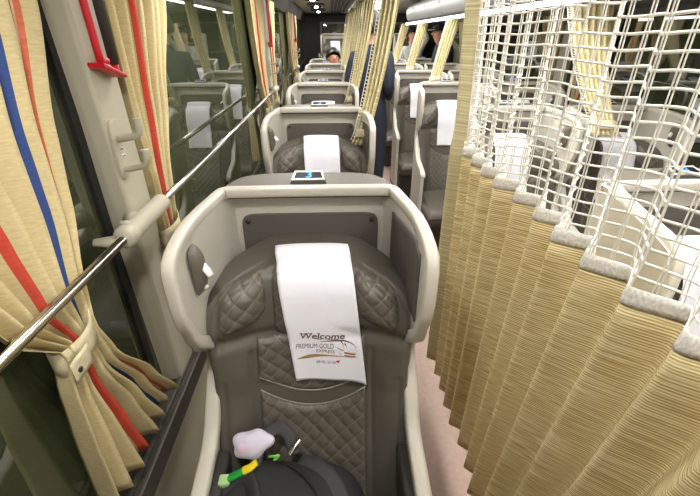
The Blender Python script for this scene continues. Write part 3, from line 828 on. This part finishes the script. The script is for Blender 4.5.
MB().box(-.016, .016, YF+.05, 5.9, -.006, .016).build('diffuser', M['led2'], l2, smooth=False, bevel=.006)
l3 = thing('ceiling_lamp', 'long ceiling lamp over the middle of the aisle', 'lamp', (.66, 0, ZC-.02))
MB().box(-.09, .09, YF+.1, 8.3, 0, .012).build('diffuser', M['lamp'], l3, smooth=False)
MB().box(-.105, .105, YF+.08, 8.32, .008, .02).build('frame', M['white_plastic'], l3, smooth=False)
for k in range(7):
    y = .2+ROW*k
    wh = ['over the camera end', 'above the front seat', 'above the second seat', 'above the third seat', 'above the fourth seat', 'above the fifth seat', 'above the sixth seat'][k]
    u = thing('service_unit', 'grey overhead service panel with lamp and air nozzles '+wh, 'service panel', (-.17, y, ZC-.03), 'overhead service panels')
    MB().box(-.12, .10, -.24, .24, 0, .03).build('panel', M['bin'], u, smooth=False, bevel=.008)
    for dx in (-.05, .04): MB().tube([(dx, -.12, .0), (dx, -.12, -.02)], [.028, .022], 14).build('air_nozzle', M['dark'], u)
    MB().ellipsoid((0, .04, -.002), (.055, .055, .008), 16, 6).build('reading_lamp', M['spot'], u)
    MB().box(-.06, .06, .13, .20, -.006, 0).build('speaker_grille', M['dark'], u, smooth=False)

# ------------------------------------------------------------------ backpack and plush charm on the front seat
bag = thing('backpack', 'black backpack lying on the front seat', 'backpack', (-.120, .455, .44))
mb = MB()
def bag_z(x, y):
    """top of the bag over its plan"""
    e = max(0, 1-(abs(x)/.20)**4-(abs(y)/.235)**4)**.45
    return e*(.205-.10*max(0, -y-.02)/.2-.035*(x/.2)**2-.015*x/.2+.010*math.sin(x*23+1)*math.cos(y*15))
def fbag(i, j):
    a, b = rrect(i*2-1, j*2-1, p=5)
    return (a*.200, b*.235, bag_z(a*.1998, b*.2348)+.003)
mb.grid(fbag, 60, 60)
mb.build('body', M['bag'], bag)
def hs(pts, r, nm, m, par, fl=.35): return MB().tube(smooth_path(pts, 6), r, 10, flat=fl).build(nm, m, par)
def onbag(pts, lift=.006): return [(x, y, bag_z(x, y)+lift) for x, y in pts]
hs([(-.085, .165, .180), (-.070, .205, .222), (-.035, .225, .240), (-.005, .215, .232), (.012, .18, .200)], .016, 'carry_handle', M['webbing'], bag)
hs(onbag([(.02, .19), (.07, .16), (.115, .10), (.145, .0), (.155, -.12)]), .022, 'side_band', M['webbing'], bag, .3)
hs(onbag([(-.165, .10), (-.13, .13), (-.09, .12), (-.06, .04), (-.05, -.10)], .008), .020, 'shoulder_strap', M['bag'], bag, .35)
hs(onbag([(-.01, .17), (.04, .12), (.08, .05), (.10, -.10)], .004), .003, 'zipper', M['black'], bag, 1)
hs([(.000, .168, .216), (.012, .182, .226), (.026, .198, .234)], .0048, 'zip_pull', M['chrome'], bag, .6)
pk = MB(); pk.grid(lambda i, j: (lambda a, b: (-.01+a*.085, -.06+b*.10, bag_z(-.01+a*.085, -.06+b*.10)+.004+.018*max(0, 1-max(abs(a), abs(b))**4)))(*rrect(i*2-1, j*2-1, p=5)), 24, 24)
pk.build('front_pocket', M['bag'], bag)

pl = thing('plush_charm', 'small lilac cloud-shaped plush charm on green and yellow straps by the backpack', 'plush toy', (-.205, .640, .634))
me = MB()
NU, NV = 40, 24; vs = []
for j in range(NV+1):
    th = PI*j/NV
    for i in range(NU):
        ph = 2*PI*i/NU
        d = Vector((math.sin(th)*math.cos(ph), math.cos(th), math.sin(th)*math.sin(ph)))
        lob = 1+(.09*math.cos(5*ph+.9)+.07*math.cos(3*ph-.4)+.05*math.cos(2*ph))*math.sin(th)**2
        vs.append((d.x*.050*lob, d.y*.026, d.z*.036*lob+.03))
me.add(vs, [(j*NU+i, j*NU+(i+1) % NU, (j+1)*NU+(i+1) % NU, (j+1)*NU+i) for j in range(NV) for i in range(NU)])
body = me.build('plush_body', M['plush'], pl)
body.rotation_euler = (math.radians(-32), math.radians(-18), 0)
ck = MB().ellipsoid((-.008, -.0205, .032), (.024, .006, .014), 14, 8).build('pink_patch', M['plush_pink'], body)
hs([(-.060, -.048, -.012), (-.045, -.05, .000), (-.018, -.046, .014)], .012, 'green_strap', M['green'], pl, .5)
hs([(-.020, -.046, .014), (-.004, -.046, .022), (.012, -.038, .032)], .011, 'yellow_strap', M['yellow'], pl, .5)
MB().box(-.078, -.050, -.066, -.040, -.022, -.002).build('clasp', M['pale_green'], pl, bevel=.005)
hs([(.038, -.02, .024), (.050, -.024, .03), (.062, -.02, .026), (.05, -.026, .018)], .003, 'lime_cord', M['lime'], pl, 1)

# ------------------------------------------------------------------ people
def skin_obj(name, pts, edges, emat, mats, parent=None, root=0):
    me = bpy.data.meshes.new('s'); me.from_pydata([p[0] for p in pts], edges, []); o = bpy.data.objects.new('s', me); C.objects.link(o)
    sk = o.modifiers.new('Skin', 'SKIN'); sk.use_smooth_shade = True
    for i, p in enumerate(pts):
        d = me.skin_vertices[0].data[i]; r = p[1]; d.radius = (r, r) if not isinstance(r, tuple) else r; d.use_root = (i == root)
    ss = o.modifiers.new('S', 'SUBSURF'); ss.levels = 2; ss.render_levels = 2
    dg = bpy.context.evaluated_depsgraph_get()
    nm = bpy.data.meshes.new_from_object(o.evaluated_get(dg)); bpy.data.objects.remove(o)
    nm.materials.clear()
    for m in mats: nm.materials.append(m)
    P = [Vector(p[0]) for p in pts]
    for poly in nm.polygons:
        c = poly.center; best = 1e9; mi = 0
        for (a, b), k in zip(edges, emat):
            ab = P[b]-P[a]; t = max(0, min(1, (c-P[a]).dot(ab)/max(ab.length_squared, 1e-9))); dd = (c-(P[a]+ab*t)).length
            if dd < best: best = dd; mi = k
        poly.material_index = mi; poly.use_smooth = True
    nm.name = name
    q = bpy.data.objects.new(name, nm); C.objects.link(q)
    if parent: q.parent = parent
    return q

def person(label, loc, face, J, mats, hair=True, cap=False, group=None, hairlong=0):
    """J: joint positions in local space (x right, y facing away from -face). mats: skin, top, trousers, shoes"""
    root = thing('person', label, 'person', loc, group, (0, 0, face))
    pts = []; idx = {}
    def add(n, p, r): idx[n] = len(pts); pts.append((Vector(p), r)); return idx[n]
    R = {'pelvis': (.15, .11), 'waist': (.13, .10), 'chest': (.165, .115), 'neckb': .065, 'neck': .052, 'jaw': (.062, .07), 'head': (.078, .092), 'crown': (.066, .078)}
    for n in ('pelvis', 'waist', 'chest', 'neckb', 'neck', 'jaw', 'head', 'crown'): add(n, J[n], R[n])
    E = [('pelvis', 'waist', 1), ('waist', 'chest', 1), ('chest', 'neckb', 1), ('neckb', 'neck', 1), ('neck', 'jaw', 0), ('jaw', 'head', 0), ('head', 'crown', 0)]
    for s in ('l', 'r'):
        for n, r in (('sh', .068), ('el', .05), ('wr', .033), ('palm', (.034, .018))): add(s+n, J[s+n], r)
        E += [('chest', s+'sh', 1), (s+'sh', s+'el', 1), (s+'el', s+'wr', 1), (s+'wr', s+'palm', 0)]
        pal = Vector(J[s+'palm']); d = (pal-Vector(J[s+'wr'])).normalized(); side = d.cross(Vector((0, 1, 0))); side = side.normalized() if side.length > .1 else Vector((1, 0, 0))
        for k, ln in enumerate((.062, .072, .068, .052)):
            f0 = pal+d*.035+side*(.016*(k-1.5)); f1 = f0+d*ln*.55+Vector((0, -.008, 0)); f2 = f1+d*ln*.4+Vector((0, -.018, 0))
            add(s+'f%da' % k, f0, .009); add(s+'f%db' % k, f1, .008); add(s+'f%dc' % k, f2, .006)
            E += [(s+'palm', s+'f%da' % k, 0), (s+'f%da' % k, s+'f%db' % k, 0), (s+'f%db' % k, s+'f%dc' % k, 0)]
        t1_ = pal-side*.03+d*.01; t2_ = t1_-side*.015+d*.03
        add(s+'t1', t1_, .010); add(s+'t2', t2_, .008); E += [(s+'palm', s+'t1', 0), (s+'t1', s+'t2', 0)]
        for n, r in (('hip', .095), ('kn', .066), ('an', .045), ('toe', .038)): add(s+n, J[s+n], r)
        E += [('pelvis', s+'hip', 2), (s+'hip', s+'kn', 2), (s+'kn', s+'an', 2), (s+'an', s+'toe', 3)]
    b = skin_obj('body', pts, [(idx[a], idx[b_]) for a, b_, _ in E], [e[2] for e in E], mats, root)
    # face
    H = Vector(J['head']); Cn = Vector(J['crown'])-Vector(J['jaw']); up = Cn.normalized(); fw = Vector(J.get('fwd', (0, -1, 0))).normalized(); fw = (fw-up*fw.dot(up)).normalized(); rt = fw.cross(up)
    nose = MB(); nose.tube([H+fw*.085+up*.015, H+fw*.105-up*.012, H+fw*.088-up*.02], [.007, .013, .008], 8); nose.build('nose', M['skin'], root)
    for s in (-1, 1):
        MB().ellipsoid(H+fw*.080+rt*s*.032+up*.012, (.010, .010, .007), 10, 6).build('eye', M['hair'], root)
        MB().ellipsoid(H+rt*s*.082-up*.01-fw*.005, (.012, .018, .030), 10, 8).build('ear', M['skin'], root)
    MB().ellipsoid(H+fw*.078-up*.048, (.022, .010, .006), 10, 6).build('mouth', mat('lips', srgb(176, 96, 92), .5), root)
    if hair:
        hb = MB(); vs = []; NU, NV = 28, 14
        for j in range(NV+1):
            th = PI*.60*j/NV
            for i in range(NU):
                ph = 2*PI*i/NU; d = fw*math.cos(ph)+rt*math.sin(ph)
                t2 = th*(1-.42*max(0, math.cos(ph))) if not hairlong else th*(1+.3*hairlong*(.5-.5*math.cos(ph)))*(1-.35*max(0, math.cos(ph)))
                p = H+up*.02+(d*(.092 if math.cos(ph) < 0.5 else .094)*math.sin(t2))*1.04+fw*(-.012)+up*.118*math.cos(t2)
                p += d*.004*math.sin(ph*9); vs.append(p)
        hb.add(vs, [(j*NU+i, j*NU+(i+1) % NU, (j+1)*NU+(i+1) % NU, (j+1)*NU+i) for j in range(NV) for i in range(NU)])
        hb.build('hair', M['hair'], root, solid=.012, off=1)
    if cap:
        cb = MB(); vs = []; NU, NV = 24, 8
        for j in range(NV+1):
            th = PI*.5*j/NV
            for i in range(NU):
                ph = 2*PI*i/NU; d = fw*math.cos(ph)+rt*math.sin(ph); vs.append(H+up*.045+d*.102*math.sin(th)+up*.085*math.cos(th)-fw*.004)
        cb.add(vs, [(j*NU+i, j*NU+(i+1) % NU, (j+1)*NU+(i+1) % NU, (j+1)*NU+i) for j in range(NV) for i in range(NU)])
        cc = cb.build('cap', M['blackcloth'], root, solid=.004)
        vb = MB(); vb.grid(lambda i, j: H+up*(.045-.012*j*j)+rt*(i-.5)*.16*(1-.25*j)+fw*(.085+.085*j*(1-1.2*(i-.5)**2)), 12, 6); vb.build('visor', M['cap_white'], cc, solid=.004)
    return root

stand = dict(pelvis=(0, 0, .92), waist=(0, .0, 1.06), chest=(0, .01, 1.28), neckb=(0, .005, 1.42), neck=(0, -.005, 1.47), jaw=(0, -.02, 1.535), head=(0, -.012, 1.60), crown=(0, 0, 1.65),
    lsh=(-.17, .01, 1.37), lel=(-.235, .02, 1.10), lwr=(-.24, -.05, .87), lpalm=(-.24, -.065, .80), rsh=(.17, .01, 1.37), rel=(.235, .02, 1.10), rwr=(.24, -.05, .87), rpalm=(.24, -.065, .80),
    lhip=(-.09, 0, .86), lkn=(-.10, -.015, .49), lan=(-.105, .02, .085), ltoe=(-.115, -.12, .04), rhip=(.09, 0, .86), rkn=(.10, -.015, .49), ran=(.105, .02, .085), rtoe=(.115, -.12, .04))
clothes_dark = [M['skin'], M['blackcloth'], M['denim'], M['black']]
aisle = dict(stand)
aisle.update(lel=(-.21, .06, 1.12), lwr=(-.12, -.16, 1.02), lpalm=(-.07, -.21, 1.02), rel=(.21, .06, 1.12), rwr=(.13, -.15, 1.00), rpalm=(.08, -.20, 1.0))
person('person in dark clothes standing in the aisle behind the gathered curtain', (.37, 3.98, 0), math.radians(150), aisle, [M['skin'], M['navy'], M['denim'], M['black']])
man = dict(stand)
man.update(chest=(0, -.03, 1.31), neckb=(0, -.06, 1.44), neck=(0, -.085, 1.47), jaw=(0, -.115, 1.50), head=(0, -.115, 1.565), crown=(0, -.105, 1.615), lsh=(-.17, -.03, 1.40), rsh=(.17, -.03, 1.40),
    lel=(-.20, -.08, 1.12), lwr=(-.11, -.27, 1.10), lpalm=(-.08, -.33, 1.12), rel=(.20, -.08, 1.10), rwr=(.11, -.27, 1.10), rpalm=(.08, -.33, 1.12))
person('person in a navy jacket and white-visored cap standing in profile', (1.60, 6.14, 0), math.radians(-80), man, [M['skin'], M['navy'], M['denim'], M['black']], hair=False, cap=True)
sit = dict(pelvis=(0, .0, .56), waist=(0, .02, .70), chest=(0, .03, .92), neckb=(0, .02, 1.07), neck=(0, .01, 1.12), jaw=(0, -.005, 1.185), head=(0, .0, 1.25), crown=(0, .01, 1.30),
    lsh=(-.16, .03, 1.02), lel=(-.22, -.02, .76), lwr=(-.13, -.22, .66), lpalm=(-.10, -.28, .65), rsh=(.16, .03, 1.02), rel=(.22, -.02, .76), rwr=(.13, -.22, .66), rpalm=(.10, -.28, .65),
    lhip=(-.09, -.04, .54), lkn=(-.10, -.44, .54), lan=(-.10, -.46, .09), ltoe=(-.10, -.58, .04), rhip=(.09, -.04, .54), rkn=(.10, -.44, .54), ran=(.10, -.46, .09), rtoe=(.10, -.58, .04))
pas = dict(sit)
person('black-haired passenger seated far down the left row', (.045, 6.55, 0), math.radians(12), pas, clothes_dark)
wom = dict(sit)
wom.update(lan=(-.10, -.46, .15), ltoe=(-.10, -.58, .105), ran=(.10, -.46, .15), rtoe=(.10, -.58, .105), rsh=(.16, .03, 1.04), rel=(.27, -.03, 1.20), rwr=(.16, -.03, 1.38), rpalm=(.10, -.03, 1.40))
person('person in a light grey jacket seated at the rear with one arm raised', (1.47, 8.03, .36-.06), 0, wom, [M['skin'], M['grey_jacket'], M['denim'], M['black']], hairlong=1)

# ------------------------------------------------------------------ world, camera, colour management
w = bpy.data.worlds.new('night'); bpy.context.scene.world = w; w.use_nodes = True
w.node_tree.nodes['Background'].inputs['Color'].default_value = (.02, .025, .03, 1); w.node_tree.nodes['Background'].inputs['Strength'].default_value = .3
cam = bpy.data.cameras.new('camera'); co = bpy.data.objects.new('camera', cam); C.objects.link(co)
cam.sensor_width = 36; cam.lens = 36*400/700; cam.clip_start = .02
co.location = (0, 0, 1.55); co.rotation_euler = (math.radians(90-28), 0, -math.radians(2.53))
sc = bpy.context.scene; sc.camera = co
sc.view_settings.view_transform = 'Standard'; sc.view_settings.look = 'None'; sc.view_settings.gamma = 1; sc.view_settings.use_curve_mapping = False
sc.view_settings.exposure = 1.27
sc.cycles.use_denoising = True
sc.cycles.max_bounces = 8
